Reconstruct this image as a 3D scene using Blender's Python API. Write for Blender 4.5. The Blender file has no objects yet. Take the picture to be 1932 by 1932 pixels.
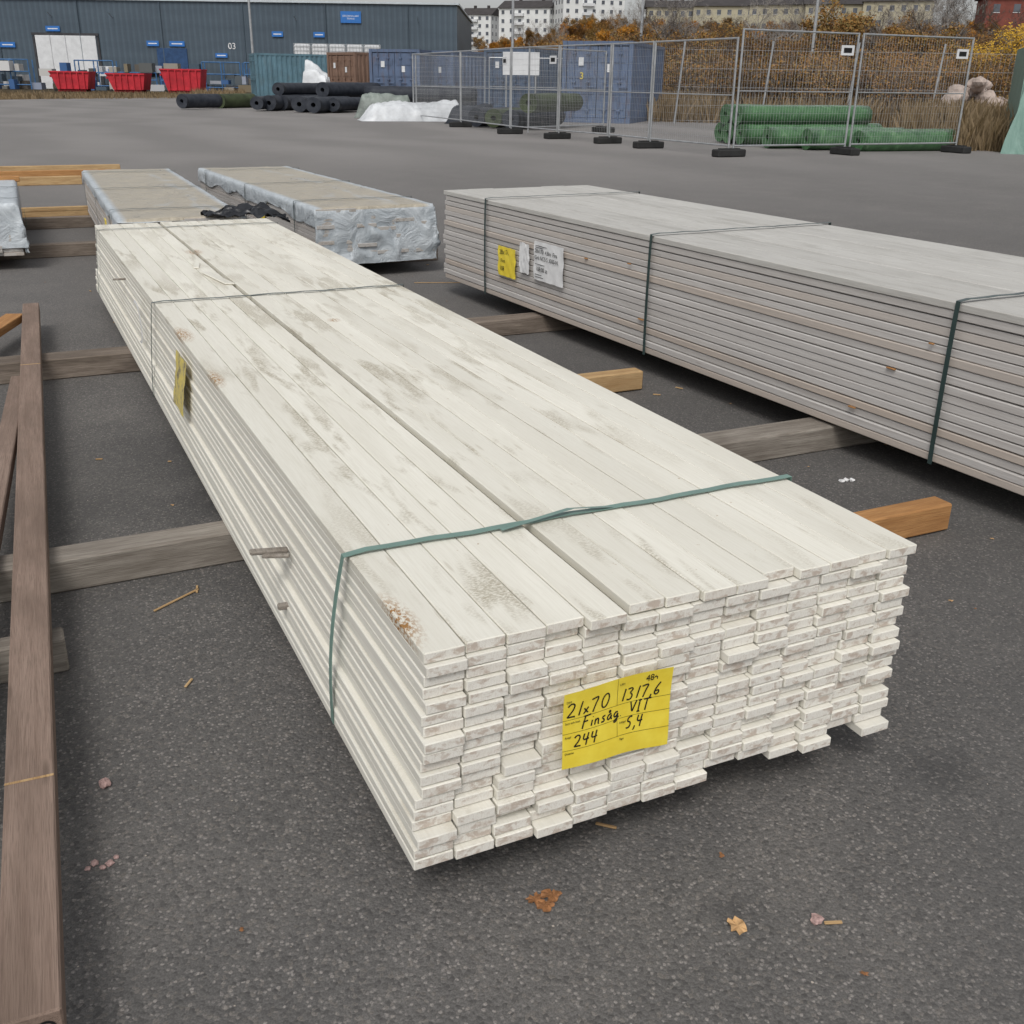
import bpy, bmesh, math, random
import numpy as np
from mathutils import Vector, Matrix, noise
random.seed(7)
sc=bpy.context.scene
COL=sc.collection
# ------------------------------------------------------------------ helpers
def link(o,parent=None):
    COL.objects.link(o)
    if parent is not None: o.parent=parent
    return o
def empty(name,loc=(0,0,0),rotz=0.0,parent=None):
    e=bpy.data.objects.new(name,None); e.location=loc; e.rotation_euler=(0,0,rotz); e.empty_display_size=.1
    return link(e,parent)
def mesh_obj(name,verts,faces,mats=(),mi=None,parent=None,smooth=False,loc=None):
    me=bpy.data.meshes.new(name); me.from_pydata([tuple(map(float,v)) for v in verts],[],faces)
    for m in mats: me.materials.append(m)
    if mi is not None: me.polygons.foreach_set('material_index',mi)
    if smooth: me.polygons.foreach_set('use_smooth',[True]*len(me.polygons))
    me.update()
    o=bpy.data.objects.new(name,me)
    if loc is not None: o.location=loc
    return link(o,parent)
class Mat:
    def __init__(s,name,rough=.7,spec=.3,metal=0):
        s.m=bpy.data.materials.new(name); s.m.use_nodes=True; s.nt=s.m.node_tree
        s.b=s.nt.nodes['Principled BSDF']; s.b.inputs['Roughness'].default_value=rough
        s.b.inputs['Specular IOR Level'].default_value=spec; s.b.inputs['Metallic'].default_value=metal
    def put(s,sock,v):
        if isinstance(v,bpy.types.NodeSocket): s.nt.links.new(v,sock)
        elif isinstance(v,(tuple,list)) and len(v)==3 and sock.type=='RGBA': sock.default_value=(*v,1)
        else: sock.default_value=v
    def node(s,t,ins={},out=0,**pr):
        n=s.nt.nodes.new(t)
        for k,v in pr.items(): setattr(n,k,v)
        for k,v in ins.items(): s.put(n.inputs[k],v)
        return n.outputs[out]
    def obj(s): return s.node('ShaderNodeTexCoord',out=3)
    def attr(s,n='rnd'): return s.node('ShaderNodeAttribute',out=2,attribute_name=n)
    def mapv(s,v,scale=(1,1,1),loc=(0,0,0),rot=(0,0,0)): return s.node('ShaderNodeMapping',{0:v,'Scale':scale,'Location':loc,'Rotation':rot})
    def vadd(s,a,b): return s.node('ShaderNodeVectorMath',{0:a,1:b},operation='ADD')
    def vscale(s,a,f):
        n=s.nt.nodes.new('ShaderNodeVectorMath'); n.operation='SCALE'; s.put(n.inputs[0],a); s.put(n.inputs['Scale'],f); return n.outputs[0]
    def noise(s,v,scale,detail=3,rough=.55,dist=0): return s.node('ShaderNodeTexNoise',{'Vector':v,'Scale':scale,'Detail':detail,'Roughness':rough,'Distortion':dist})
    def vor(s,v,scale,out=0,feature='F1',rand=1.0): return s.node('ShaderNodeTexVoronoi',{'Vector':v,'Scale':scale,'Randomness':rand},out=out,feature=feature)
    def ramp(s,f,stops):
        n=s.nt.nodes.new('ShaderNodeValToRGB'); s.put(n.inputs[0],f); e=n.color_ramp.elements
        while len(e)<len(stops): e.new(.5)
        for el,(p,c) in zip(e,stops):
            el.position=p; el.color=(c,c,c,1) if isinstance(c,(int,float)) else (*c,1)
        return n.outputs[0]
    def mix(s,f,a,b,mode='MIX'):
        n=s.nt.nodes.new('ShaderNodeMix'); n.data_type='RGBA'; n.blend_type=mode
        s.put(n.inputs[0],f); s.put(n.inputs[6],a); s.put(n.inputs[7],b); return n.outputs[2]
    def math(s,op,a,b=0.,clamp=False):
        n=s.nt.nodes.new('ShaderNodeMath'); n.operation=op; n.use_clamp=clamp; s.put(n.inputs[0],a); s.put(n.inputs[1],b); return n.outputs[0]
    def sep(s,v,i): return s.node('ShaderNodeSeparateXYZ',{0:v},out=i)
    def comb(s,x,y,z): return s.node('ShaderNodeCombineXYZ',{0:x,1:y,2:z})
    def bump(s,h,st=.5,d=.002):
        o=s.node('ShaderNodeBump',{'Strength':st,'Distance':d,'Height':h}); s.nt.links.new(o,s.b.inputs['Normal'])
    def col(s,c): s.put(s.b.inputs['Base Color'],c); return s
    def rgh(s,c): s.put(s.b.inputs['Roughness'],c)
def flat(name,c,rough=.7,spec=.3,metal=0,var=.25,scale=3.,bumpd=0):
    m=Mat(name,rough,spec,metal); n=m.noise(m.obj(),scale,4,.65)
    c2=tuple(x*(1-var) for x in c); c3=tuple(min(1,x*(1+var)) for x in c)
    m.col(m.ramp(n,[(.3,c2),(.7,c3)]))
    if bumpd: m.bump(n,.6,bumpd)
    return m.m

_sg=[(a,b,c) for a in(-1,1) for b in(-1,1) for c in(-1,1)]
def _tmpl():
    idx={}; vs=[]
    for s in _sg:
        for a in range(3): idx[(s,a)]=len(vs); vs.append((s,a))
    fs=[];kind=[]
    for a in range(3):
        o=[i for i in range(3) if i!=a]
        for sg in(-1,1):
            q=[]
            for u,v in((-1,-1),(1,-1),(1,1),(-1,1)):
                s=[0,0,0]; s[a]=sg; s[o[0]]=u; s[o[1]]=v; q.append(idx[(tuple(s),a)])
            fs.append(q); kind.append(a)
    for c in range(3):
        a,b=[i for i in range(3) if i!=c]
        for sa in(-1,1):
            for sb in(-1,1):
                s0=[0]*3;s1=[0]*3
                s0[a]=s1[a]=sa;s0[b]=s1[b]=sb;s0[c]=-1;s1[c]=1
                s0=tuple(s0);s1=tuple(s1)
                fs.append([idx[(s0,a)],idx[(s1,a)],idx[(s1,b)],idx[(s0,b)]]); kind.append(0)
    for s in _sg: fs.append([idx[(s,0)],idx[(s,1)],idx[(s,2)]]); kind.append(0)
    P=np.array([[ (1 if i==a else .9)*s[i] for i in range(3)] for s,a in vs])
    for k,f in enumerate(fs):
        c=P[f].mean(0); n=np.cross(P[f[1]]-P[f[0]],P[f[2]]-P[f[0]])
        if np.dot(n,c)<0: fs[k]=f[::-1]
    S=np.array([s for s,a in vs],float); A=np.array([[1.0 if i==a else 0.0 for i in range(3)] for s,a in vs])
    return S,A,fs,kind
TS,TA,TF,TK=_tmpl()
def boards(name,boxes,mats,parent=None,loc=None,rot=0):
    V=[];F=[];MI=[];R=[]
    for b in boxes:
        h=np.array(b['h'],float); ch=b.get('ch',.0015)
        P=TS*(h-ch*(1-TA)); yw=b.get('rot',0)
        Rm=np.array(Matrix.Rotation(yw,3,'Z')@Matrix.Rotation(b.get('tilt',0),3,'X')@Matrix.Rotation(b.get('roll',0),3,'Y'))
        P=P@Rm.T+np.array(b['c'])
        n0=len(V); V+=list(P); F+=[[i+n0 for i in f] for f in TF]
        ea=b.get('endaxis',1)
        MI+=[b.get('end',0) if k==ea else b.get('side',0) for k in TK]
        R+=[b.get('rnd',random.random())]*24
    o=mesh_obj(name,V,F,mats,MI,parent)
    at=o.data.attributes.new('rnd','FLOAT','POINT'); at.data.foreach_set('value',R)
    if loc is not None: o.location=loc
    o.rotation_euler=(0,0,rot)
    return o
def bx(c,h,**k): return dict(c=c,h=h,**k)
def box(name,c,h,mat,parent=None,ch=.004,rot=0): return boards(name,[bx((0,0,0),h,ch=ch)],[mat],parent,c,rot)
def cyl_between(V,F,a,b,r0,r1,n=6,caps=False):
    a=Vector(a);b=Vector(b);d=(b-a)
    if d.length<1e-6: return
    d.normalize(); u=d.orthogonal().normalized(); w=d.cross(u); k=len(V)
    for p,r in((a,r0),(b,r1)):
        for i in range(n):
            t=2*math.pi*i/n; V.append(tuple(p+u*(r*math.cos(t))+w*(r*math.sin(t))))
    for i in range(n):
        j=(i+1)%n; F.append((k+i,k+j,k+n+j,k+n+i))
    if caps: F.append(tuple(k+i for i in range(n))[::-1]); F.append(tuple(k+n+i for i in range(n)))
CX,CY,CZ=-.4788,-1.2958,1.2783
def pol(az,r,z=0.):
    a=math.radians(az); return Vector((CX+r*math.sin(a),CY+r*math.cos(a),z))
def ss(a,b,x):
    t=max(0,min(1,(x-a)/(b-a))); return t*t*(3-2*t)
# ------------------------------------------------------------------ camera
cam=bpy.data.cameras.new('camera'); co=bpy.data.objects.new('camera',cam); link(co)
cam.sensor_width=36; cam.lens=1948.3/1932*36; cam.clip_end=6000; cam.clip_start=.02
Rc=Matrix.Rotation(math.radians(-25.7637),4,'Z')@Matrix.Rotation(math.radians(90-22.6165),4,'X')@Matrix.Rotation(math.radians(.8327),4,'Z')
co.matrix_world=Matrix.Translation((CX,CY,CZ))@Rc
sc.camera=co
# ------------------------------------------------------------------ light
w=bpy.data.worlds.new('World'); sc.world=w; w.use_nodes=True; nt=w.node_tree
bg=nt.nodes['Background']; sky=nt.nodes.new('ShaderNodeTexSky'); sky.sky_type='NISHITA'; sky.sun_disc=False
EL,AZ=math.radians(52),math.radians(215)
sky.sun_elevation=EL; sky.sun_rotation=AZ; sky.air_density=1.0; sky.dust_density=3.0; sky.ozone_density=1
hs=nt.nodes.new('ShaderNodeHueSaturation'); hs.inputs['Saturation'].default_value=.16; hs.inputs['Value'].default_value=1
nt.links.new(sky.outputs[0],hs.inputs['Color']); nt.links.new(hs.outputs[0],bg.inputs[0]); bg.inputs[1].default_value=.14
sl=bpy.data.lights.new('sun','SUN'); sl.energy=1.3; sl.angle=math.radians(20); sl.color=(1,.965,.91)
so=bpy.data.objects.new('sun',sl); link(so)
d=Vector((math.sin(AZ)*math.cos(EL),math.cos(AZ)*math.cos(EL),math.sin(EL)))
so.rotation_euler=d.to_track_quat('Z','Y').to_euler(); so.location=(0,0,30)
sc.view_settings.view_transform='Standard'; sc.view_settings.look='None'; sc.view_settings.exposure=0
# ------------------------------------------------------------------ materials
def painted(name,base,dark,stain,stain_amt,grain=.2,streak=.1,tan=None,rough=.62,kn=.5,veil=.33,plo=.50,phi=.64):
    m=Mat(name,rough,.25); o=m.obj(); r=m.attr()
    off=m.vscale(m.comb(r,r,r),37.0); v=m.vadd(o,off)
    g=m.noise(m.mapv(v,(300,9,300)),1,3,.65,.3)
    g2=m.noise(m.mapv(v,(40,1.2,40)),1,2,.6,.8)
    tint=m.ramp(r,[(0,tuple(x*.90 for x in base)),(.5,base),(1,tuple(min(1,x*1.06) for x in base))])
    if tan: tint=m.mix(m.ramp(m.math('FRACT',m.math('MULTIPLY',r,7.31)),[(.6,0),(.95,.9)]),tint,tan)
    c=m.mix(m.ramp(g,[(.36,grain),(.58,0)]),tint,dark)
    c=m.mix(m.math('MULTIPLY',m.ramp(g2,[(.48,0),(.72,1)]),streak),c,dark)
    p=m.noise(m.mapv(v,(13,2.4,13)),1,3,.6,.3)
    f=m.noise(m.mapv(v,(150,330,150)),1,2,.7)
    big=m.noise(m.mapv(o,(2.0,.9,2.0),(3,1,0)),1,1,.5)
    msk=m.math('MULTIPLY',m.ramp(p,[(plo,0),(phi,1)]),m.ramp(f,[(.40,.12),(.58,1)]))
    msk=m.math('MULTIPLY',msk,m.ramp(big,[(.38,.25),(.58,1)]))
    c=m.mix(m.math('MULTIPLY',msk,stain_amt),c,stain)
    p2=m.noise(m.mapv(v,(9,1.0,9),(5,5,5)),1,2,.6,.2)
    c=m.mix(m.math('MULTIPLY',m.ramp(p2,[(.35,0),(.65,1)]),veil),c,tuple(a*.35+b*.65 for a,b in zip(stain,base)))
    k=m.vor(m.mapv(v,(22,3.2,22)),1)
    c=m.mix(m.ramp(k,[(.05,kn),(.10,0)]),c,dark)
    m.col(c)
    m.bump(m.math('ADD',g,m.math('MULTIPLY',f,.8)),.4,.001)
    return m,c
mW,_=painted('white_painted_board',(.76,.74,.67),(.50,.46,.38),(.34,.30,.22),.3,.2,.12)
mW=mW.m
mt,c=painted('white_painted_board_top',(.775,.755,.675),(.50,.46,.37),(.285,.24,.155),.85,.2,.08,veil=.38,plo=.52,phi=.62)
o=mt.obj()
for pt,s in (((0.0,.12,.47),(26,8.5,14)),((.01,2.33,.47),(22,7,12)),((.008,1.72,.47),(34,8,22)),((.36,4.15,.47),(20,9,20)),((.55,2.35,.47),(34,24,34))):
    dd=mt.node('ShaderNodeVectorMath',{0:mt.mapv(o,s,tuple(-p*q for p,q in zip(pt,s)))},out=1,operation='LENGTH')
    nz=mt.noise(mt.mapv(o,(170,90,130)),1,4,.75)
    mk=mt.math('MULTIPLY',mt.ramp(dd,[(.3,1),(.95,0)]),mt.ramp(nz,[(.45,0),(.55,1)]))
    c=mt.mix(mk,c,(.32,.16,.045))
sp=mt.noise(mt.mapv(o,(60,45,60)),1,3,.7); c=mt.mix(mt.ramp(sp,[(.70,0),(.76,.7)]),c,(.33,.2,.08))
mt.col(c); mWT=mt.m
def endmat(name,base,dark,amt):
    m=Mat(name,.75,.2); o=m.obj(); r=m.attr(); v=m.vadd(o,m.vscale(m.comb(r,0.,r),9.0))
    n=m.noise(m.mapv(v,(38,38,60)),1,4,.65,.4); c=m.mix(m.math('MULTIPLY',m.ramp(n,[(.50,0),(.62,1)]),amt),base,dark)
    cx=m.vadd(m.mapv(o,(1,0,1)),m.comb(m.math('MULTIPLY',r,.6),0.,m.math('MULTIPLY',r,-.37)))
    wv=m.node('ShaderNodeTexWave',{'Vector':cx,'Scale':110.0,'Distortion':2.5,'Detail':1.0,'Detail Scale':1.0},out=1,wave_type='RINGS',rings_direction='Y')
    c=m.mix(m.math('MULTIPLY',m.ramp(wv,[(.1,.4),(.4,0)]),.5),c,tuple((a*.55+b*.45) for a,b in zip(base,dark)))
    s=m.noise(m.mapv(v,(420,50,160)),1,2,.7); c=m.mix(m.ramp(s,[(.35,.22),(.55,0)]),c,dark)
    c=m.mix(m.math('MULTIPLY',m.ramp(r,[(.55,0),(1,1)]),.2),c,(.48,.38,.3))
    m.col(c); m.bump(m.math('ADD',n,s),.45,.0008); return m.m
mWE=endmat('white_painted_end_grain',(.745,.725,.665),(.40,.31,.245),.7)
mG,_=painted('grey_painted_board',(.54,.52,.50),(.31,.28,.26),(.30,.27,.24),.3,.35,.4,(.50,.42,.35)); mG=mG.m
mGT,_=painted('grey_painted_board_top',(.55,.54,.51),(.30,.28,.255),(.25,.24,.21),.6,.45,.25); mGT=mGT.m
mGE=endmat('grey_painted_end_grain',(.46,.45,.43),(.27,.22,.18),.6)
def wood(name,a,b,dk,gscale=90,rough=.75,gamt=.7):
    m=Mat(name,rough,.2); o=m.obj(); r=m.attr(); v=m.vadd(o,m.vscale(m.comb(r,r,r),23.0))
    g=m.noise(m.mapv(v,(gscale,3,gscale)),1,4,.7,.6); g2=m.noise(m.mapv(v,(9,2,9)),1,3,.6,.4)
    c=m.ramp(g,[(.3,b),(.62,a)]); c=m.mix(m.math('MULTIPLY',m.ramp(g2,[(.42,0),(.7,1)]),gamt),c,dk)
    fs=m.noise(m.mapv(v,(500,14,500)),1,2,.7); c=m.mix(m.ramp(fs,[(.36,.55),(.5,0)]),c,dk)
    k=m.vor(m.mapv(v,(14,2.2,14)),1); c=m.mix(m.ramp(k,[(.04,.8),(.1,0)]),c,dk)
    m.col(c); m.bump(m.math('ADD',m.math('ADD',g,g2),fs),.7,.002); return m.m
mOld=wood('weathered_timber',(.27,.225,.185),(.15,.12,.10),(.08,.062,.048))
mOld2=wood('weathered_timber_grey',(.34,.31,.27),(.19,.165,.14),(.12,.10,.082))
mBrown=wood('brown_timber',(.28,.205,.165),(.20,.14,.11),(.14,.10,.078))
mFresh=wood('fresh_pine',(.55,.39,.21),(.42,.26,.12),(.28,.17,.08),60)
mOrange=wood('pine_orange',(.50,.27,.11),(.37,.18,.065),(.23,.11,.045),60)
mStrap=flat('strap_green_plastic',(.15,.25,.215),.35,.5,0,.15,8)
mStrapD=flat('strap_dark_plastic',(.028,.05,.048),.35,.5,0,.2,8)
def tagmat():
    m=Mat('yellow_tag_paper',.5,.35); n=m.noise(m.obj(),30,3); m.col(m.ramp(n,[(.3,(.76,.58,.045)),(.7,(.84,.68,.075))])); m.bump(m.noise(m.obj(),18,2),.4,.004); return m.m
mTag=tagmat()
mInk=flat('black_ink',(.012,.012,.013),.5,.3)
mPaper=flat('white_paper',(.72,.72,.72),.6,.3,0,.08,20,.003)
# asphalt
m=Mat('asphalt',.80,.35); o=m.obj()
big=m.noise(m.mapv(o,(.25,.12,1)),1,3,.6); med=m.noise(o,2.2,4,.65)
agg=m.vor(o,150,out=1); aggd=m.vor(o,150)
fine=m.noise(o,330,2,.7)
base=m.ramp(big,[(.3,(.118,.113,.108)),(.7,(.158,.150,.144))])
base=m.mix(m.math('MULTIPLY',m.ramp(med,[(.3,1),(.6,0)]),.4),base,(.08,.077,.075))
base=m.mix(m.math('MULTIPLY',m.ramp(med,[(.5,0),(.75,1)]),.35),base,(.21,.195,.18))
s1=m.sep(agg,0); s2=m.sep(agg,1)
c=m.mix(m.ramp(s1,[(.0,.55),(.4,0)]),base,(.05,.048,.047))
c=m.mix(m.math('MULTIPLY',m.ramp(s1,[(.74,0),(.95,.9)]),m.ramp(aggd,[(.38,1),(.58,0)])),c,(.32,.295,.275))
c=m.mix(m.ramp(s2,[(.8,0),(.95,.45)]),c,(.24,.215,.19))
c=m.mix(m.ramp(fine,[(.38,.5),(.6,0)]),c,(.045,.044,.043))
for pt,s in (((1.05,-.12,0),(4.5,6,1)),((.45,-.25,0),(7,9,1)),((.1,2.2,0),(.9,.5,1)),((1.5,3.2,0),(.8,.3,1))):
    dd=m.node('ShaderNodeVectorMath',{0:m.mapv(o,s,tuple(-p*q for p,q in zip(pt,s)))},out=1,operation='LENGTH')
    c=m.mix(m.math('MULTIPLY',m.ramp(m.math('ADD',dd,m.math('MULTIPLY',med,.9)),[(.5,1),(1.2,0)]),.4),c,(.035,.035,.036))
wv=m.node('ShaderNodeTexWave',{'Vector':m.mapv(o,(.16,.5,1)),'Scale':.6,'Distortion':9.0,'Detail':2.0,'Detail Scale':.4},out=1)
yy=m.sep(o,1)
c=m.mix(m.math('MULTIPLY',m.ramp(wv,[(.7,0),(.98,1)]),.3),c,(.085,.082,.08))
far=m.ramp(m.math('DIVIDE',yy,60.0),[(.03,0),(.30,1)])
c=m.mix(m.math('MULTIPLY',far,.65),c,m.ramp(m.math('ADD',m.math('MULTIPLY',big,.6),m.math('MULTIPLY',wv,.25)),[(.3,(.23,.218,.21)),(.7,(.32,.302,.29))]))  # paler with distance: weathering plus grazing sheen painted into the colour
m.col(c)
h=m.math('ADD',m.math('MULTIPLY',aggd,-1.),m.math('MULTIPLY',fine,.6)); m.bump(h,.6,.003); mAsph=m.m
m=Mat('dry_ground',.95,.1); o=m.obj(); n=m.noise(o,.35,5,.7); n2=m.noise(o,6,4,.7)
c=m.mix(n2,m.ramp(n,[(.3,(.06,.05,.03)),(.55,(.13,.095,.055)),(.75,(.08,.045,.026))]),(.04,.035,.025)); m.col(c); m.bump(n2,.8,.1); mGround=m.m
# ------------------------------------------------------------------ ground
def terr(x,y):
    r=math.hypot(x-CX,y-CY); az=math.degrees(math.atan2(x-CX,y-CY))
    k=ss(24,29,az)*(1-ss(120,160,az)); k2=ss(180,300,r)
    z=-.03+k*(1.3*ss(46,75,r)+13.5*ss(85,360,r)+5*ss(340,470,r))+(1-k)*k2*8
    z+=ss(50,90,r)*k*.5*noise.noise(Vector((x*.06,y*.06,0)))
    return z
rs=[0,5,15,25,35,42,48,54,60,66,72,80,90,105,120,140,160,185,215,250,290,330,370,420,470,560,800,1500,4000]
NA=240; V=[(CX,CY,-.03)];F=[]
for r in rs[1:]:
    for i in range(NA):
        p=pol(360*i/NA,r); V.append((p.x,p.y,terr(p.x,p.y)))
for i in range(NA): F.append((0,1+(i+1)%NA,1+i))
for k in range(len(rs)-2):
    for i in range(NA):
        j=(i+1)%NA; a=1+k*NA; b=a+NA; F.append((a+i,a+j,b+j,b+i))
mesh_obj('ground_terrain',V,F,[mGround],smooth=True)
poly=[(-80,-60),(60,-60),(45,-5),(30,8),(22.5,13.2),(19.4,15.6),(20.2,19),(22.5,24),(25,31),(26,40),(27,52),(28,66),(24,78),(15,80),(6,72),(0,65),(-10,60),(-40,56),(-80,52)]
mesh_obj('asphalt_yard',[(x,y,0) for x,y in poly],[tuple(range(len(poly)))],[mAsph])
# ------------------------------------------------------------------ straps
def strap(name,x0,x1,y,z0,z1,mat,parent,wd=.014,slant=0,bow=.003,skew=0,lean=0):
    pts=[]; t=.0035
    for i in range(9): pts.append((x0-t-lean*(1-i/8)-bow*math.sin(math.pi*i/8),y+skew*(i/8-1),z0+(z1-z0)*i/8))
    for i in range(1,25): pts.append((x0+(x1-x0)*i/24,y+slant*i/24+.003*math.sin(i*.7),z1+t+.001*math.sin(i*1.9)))
    for i in range(1,9): pts.append((x1+t,y+slant,z1-(z1-z0)*i/8))
    V=[];F=[]
    for k,p in enumerate(pts):
        a=Vector(p); nx=Vector((-1,0,0)) if k<8 else (Vector((0,0,1)) if k<33 else Vector((1,0,0)))
        for s in(-1,1):
            for e in(0,.0012): V.append(a+Vector((0,s*wd/2,0))+nx*e)
    for k in range(len(pts)-1):
        a=k*4;b=a+4
        F+=[(a,a+2,b+2,b),(a+1,b+1,b+3,a+3),(a,b,b+1,a+1),(a+2,a+3,b+3,b+2)]
    return mesh_obj(name,V,F,[mat],parent=parent)
def text(name,body,size,loc,xdir,updir,mat,parent,ext=.0002,align='LEFT'):
    cu=bpy.data.curves.new(name,'FONT'); cu.body=body; cu.size=size; cu.extrude=ext; cu.align_x=align; cu.materials.append(mat)
    ob=bpy.data.objects.new(name,cu); X=Vector(xdir).normalized();U=Vector(updir).normalized();Z=X.cross(U)
    ob.matrix_local=Matrix.Translation(loc)@Matrix((X,U,Z)).transposed().to_4x4(); return link(ob,parent)
# ------------------------------------------------------------------ main white bundle
rng=random.Random(3)
ms=empty('white_painted_lumber_bundle')
bl=[]; NL=18; NC=14; th=.0206; z0=.096
colj=[rng.uniform(-.004,.004) for _ in range(NC)]
for k in range(NL):
    lean=1-k/(NL-1); lx=-.034*lean+rng.uniform(-.003,.003); ly=-.035*lean+rng.uniform(-.006,.006)
    if k<6: lx-=.008; ly-=.006
    x=lx
    for c in range(NC):
        if k==0 and c in (8,9,12): x+=.0718; continue
        if k==NL-1 and c==5: x+=.016
        elif k<NL-1: x+=rng.choice([0,.0004,.001,.0022])
        else: x+=.0007
        jy=rng.gauss(0,.0042)+colj[c]
        if rng.random()<.1: jy+=rng.choice([-.010,.015])
        jy=max(-.013,min(.020,jy)); dz=0
        if k==NL-1:
            jy={4:-.014,5:.006,6:.004,7:-.006,8:-.005,9:.014}.get(c,rng.uniform(-.004,.008)); dz=[0,0,.0004,0,.0008,.0026,.0012,.0018,.0004,.0014,.0002,.001,.0,.0006][c]
        L=5.4+rng.uniform(-.006,.006)
        h=th/2-.0006
        bl.append(bx((x+.035,ly+jy+L/2,z0+k*(th+.0001)+th/2+dz),(.0345 if k<NL-1 else .0347,L/2,h),ch=.0017,side=1 if k==NL-1 else 0,end=2,
                     rot=rng.uniform(-.0002,.0002),roll=rng.uniform(-.006,.006) if k==NL-1 else 0,rnd=rng.random()))
        x+=.0706
# broken off-cut lying along the open joint
bl.append(bx((.325,3.35,z0+NL*(th+.0001)+.004),(.022,.16,.0035),ch=.003,side=1,end=2,rot=.13,roll=.08,rnd=.3))
bl.append(bx((.30,3.72,z0+NL*(th+.0001)+.003),(.012,.07,.003),ch=.002,side=1,end=2,rot=-.2,rnd=.6))
boards('painted_boards',bl,[mW,mWT,mWE],ms)
ZT=z0+NL*(th+.0001)+.002
WT=14*.0706+.016+14*.0007
strap('strap_near',-.008,WT+.003,.385,.10,ZT,mStrap,ms,.017,slant=.0,bow=.012,skew=-.03,lean=.03)
strap('strap_middle',-.008,WT+.003,2.905,.10,ZT,mStrapD,ms,.013,lean=.035)
strap('strap_far',-.008,WT+.003,5.13,.10,ZT,mStrapD,ms,.013,lean=.035)
mesh_obj('strap_tail',[(.30,.36,ZT+.006),(.30,.372,ZT+.006),(.46,.395,ZT+.014),(.47,.381,ZT+.016),(.56,.377,ZT+.006),(.55,.39,ZT+.006)],[(0,1,2,3),(3,2,5,4)],[mStrap],parent=ms)
boards('splinter_stick',[bx((-.06,.81,.31),(.010,.042,.005),rot=1.45,tilt=.06,ch=.003),bx((-.05,.79,.305),(.006,.03,.004),rot=1.2,ch=.002),bx((-.035,.79,.178),(.008,.02,.007),rot=1.5,ch=.003),bx((-.03,3.9,.40),(.006,.03,.004),rot=1.4)],[mOld2],ms)
def tag_surf(u,v):
    yy=-.046-.004*math.sin(u*26+v*9)-.003*math.cos(v*30)
    return Vector((.222+u,yy,.218+v-.012*ss(.1,.21,u)*(1-v/.146)))
V=[];F=[];NU,NV=24,16
for j in range(NV+1):
    for i in range(NU+1): V.append(tag_surf(.212*i/NU,.146*j/NV))
for j in range(NV):
    for i in range(NU): a=j*(NU+1)+i; F.append((a,a+1,a+NU+2,a+NU+1))
tg=mesh_obj('yellow_tag',V,F,[mTag],parent=ms,smooth=True)
G={'2':[[(0,.8),(.12,.97),(.35,1.02),(.52,.85),(.42,.5),(.2,.2),(0,0),(.3,.03),(.62,.0)]],'1':[[(.28,1),(.2,.5),(.12,0)]],
'x':[[(0,.42),(.32,.05)],[(.32,.45),(0,.02)]],'7':[[(0,.9),(.3,.98),(.58,1),(.35,.5),(.2,-.05)]],
'0':[[(.35+.27*math.cos(t)+.06*math.sin(t),.5+.5*math.sin(t)) for t in [1.6+i*.45 for i in range(15)]]],
'3':[[(.02,.92),(.35,1.0),(.5,.82),(.2,.58),(.48,.4),(.42,.08),(.2,-.02),(0,.06)]],
'6':[[(.45,1),(.2,.65),(.05,.3),(.08,.06),(.27,0),(.45,.17),(.38,.38),(.1,.28)]],',':[[(.12,.1),(.08,-.08),(-.04,-.26)]],
'F':[[(.0,-.05),(.08,.5),(.2,1)],[(.05,1.02),(.4,1.0),(.68,1.06)],[(.02,.52),(.45,.56)]],
'i':[[(.06,.5),(0,.0)],[(.1,.72),(.12,.76)]],'n':[[(.05,.5),(0,0)],[(.02,.3),(.2,.5),(.34,.42),(.3,0),(.4,.03)]],
's':[[(.36,.5),(.15,.48),(.08,.34),(.3,.2),(.25,.0),(0,.03)]],
'a':[[(.38,.46),(.15,.48),(0,.2),(.1,0),(.3,.14),(.4,.45),(.36,.05),(.46,.02)],[(.22+.07*math.cos(t),.7+.07*math.sin(t)) for t in [i*.7 for i in range(10)]]],
'g':[[(.38,.46),(.15,.48),(0,.22),(.1,.04),(.3,.14),(.4,.45),(.34,-.2),(.18,-.42),(.0,-.28),(.3,-.1),(.5,.05)]],'.':[[(0,0),(.04,.03)]],
'V':[[(0,1.0),(.12,.5),(.2,0),(.4,.6),(.6,1.05)]],'I':[[(.14,1),(.04,0)],[(0,1),(.3,1.02)],[(-.1,0),(.2,.02)]],'T':[[(0,1),(.7,1.04)],[(.34,1),(.22,0)]],
'4':[[(.12,1),(0,.48),(.28,.46),(.56,.52)],[(.5,1.02),(.38,.4),(.32,-.05)]],'5':[[(.58,1.02),(.2,1),(.08,.58),(.35,.6),(.45,.3),(.28,.02),(0,.04)]]}
Wd={'x':.42,'1':.38,',':.22,'i':.22,'n':.5,'s':.46,'a':.52,'g':.56,'.':.2,'I':.4,'F':.7}
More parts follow.
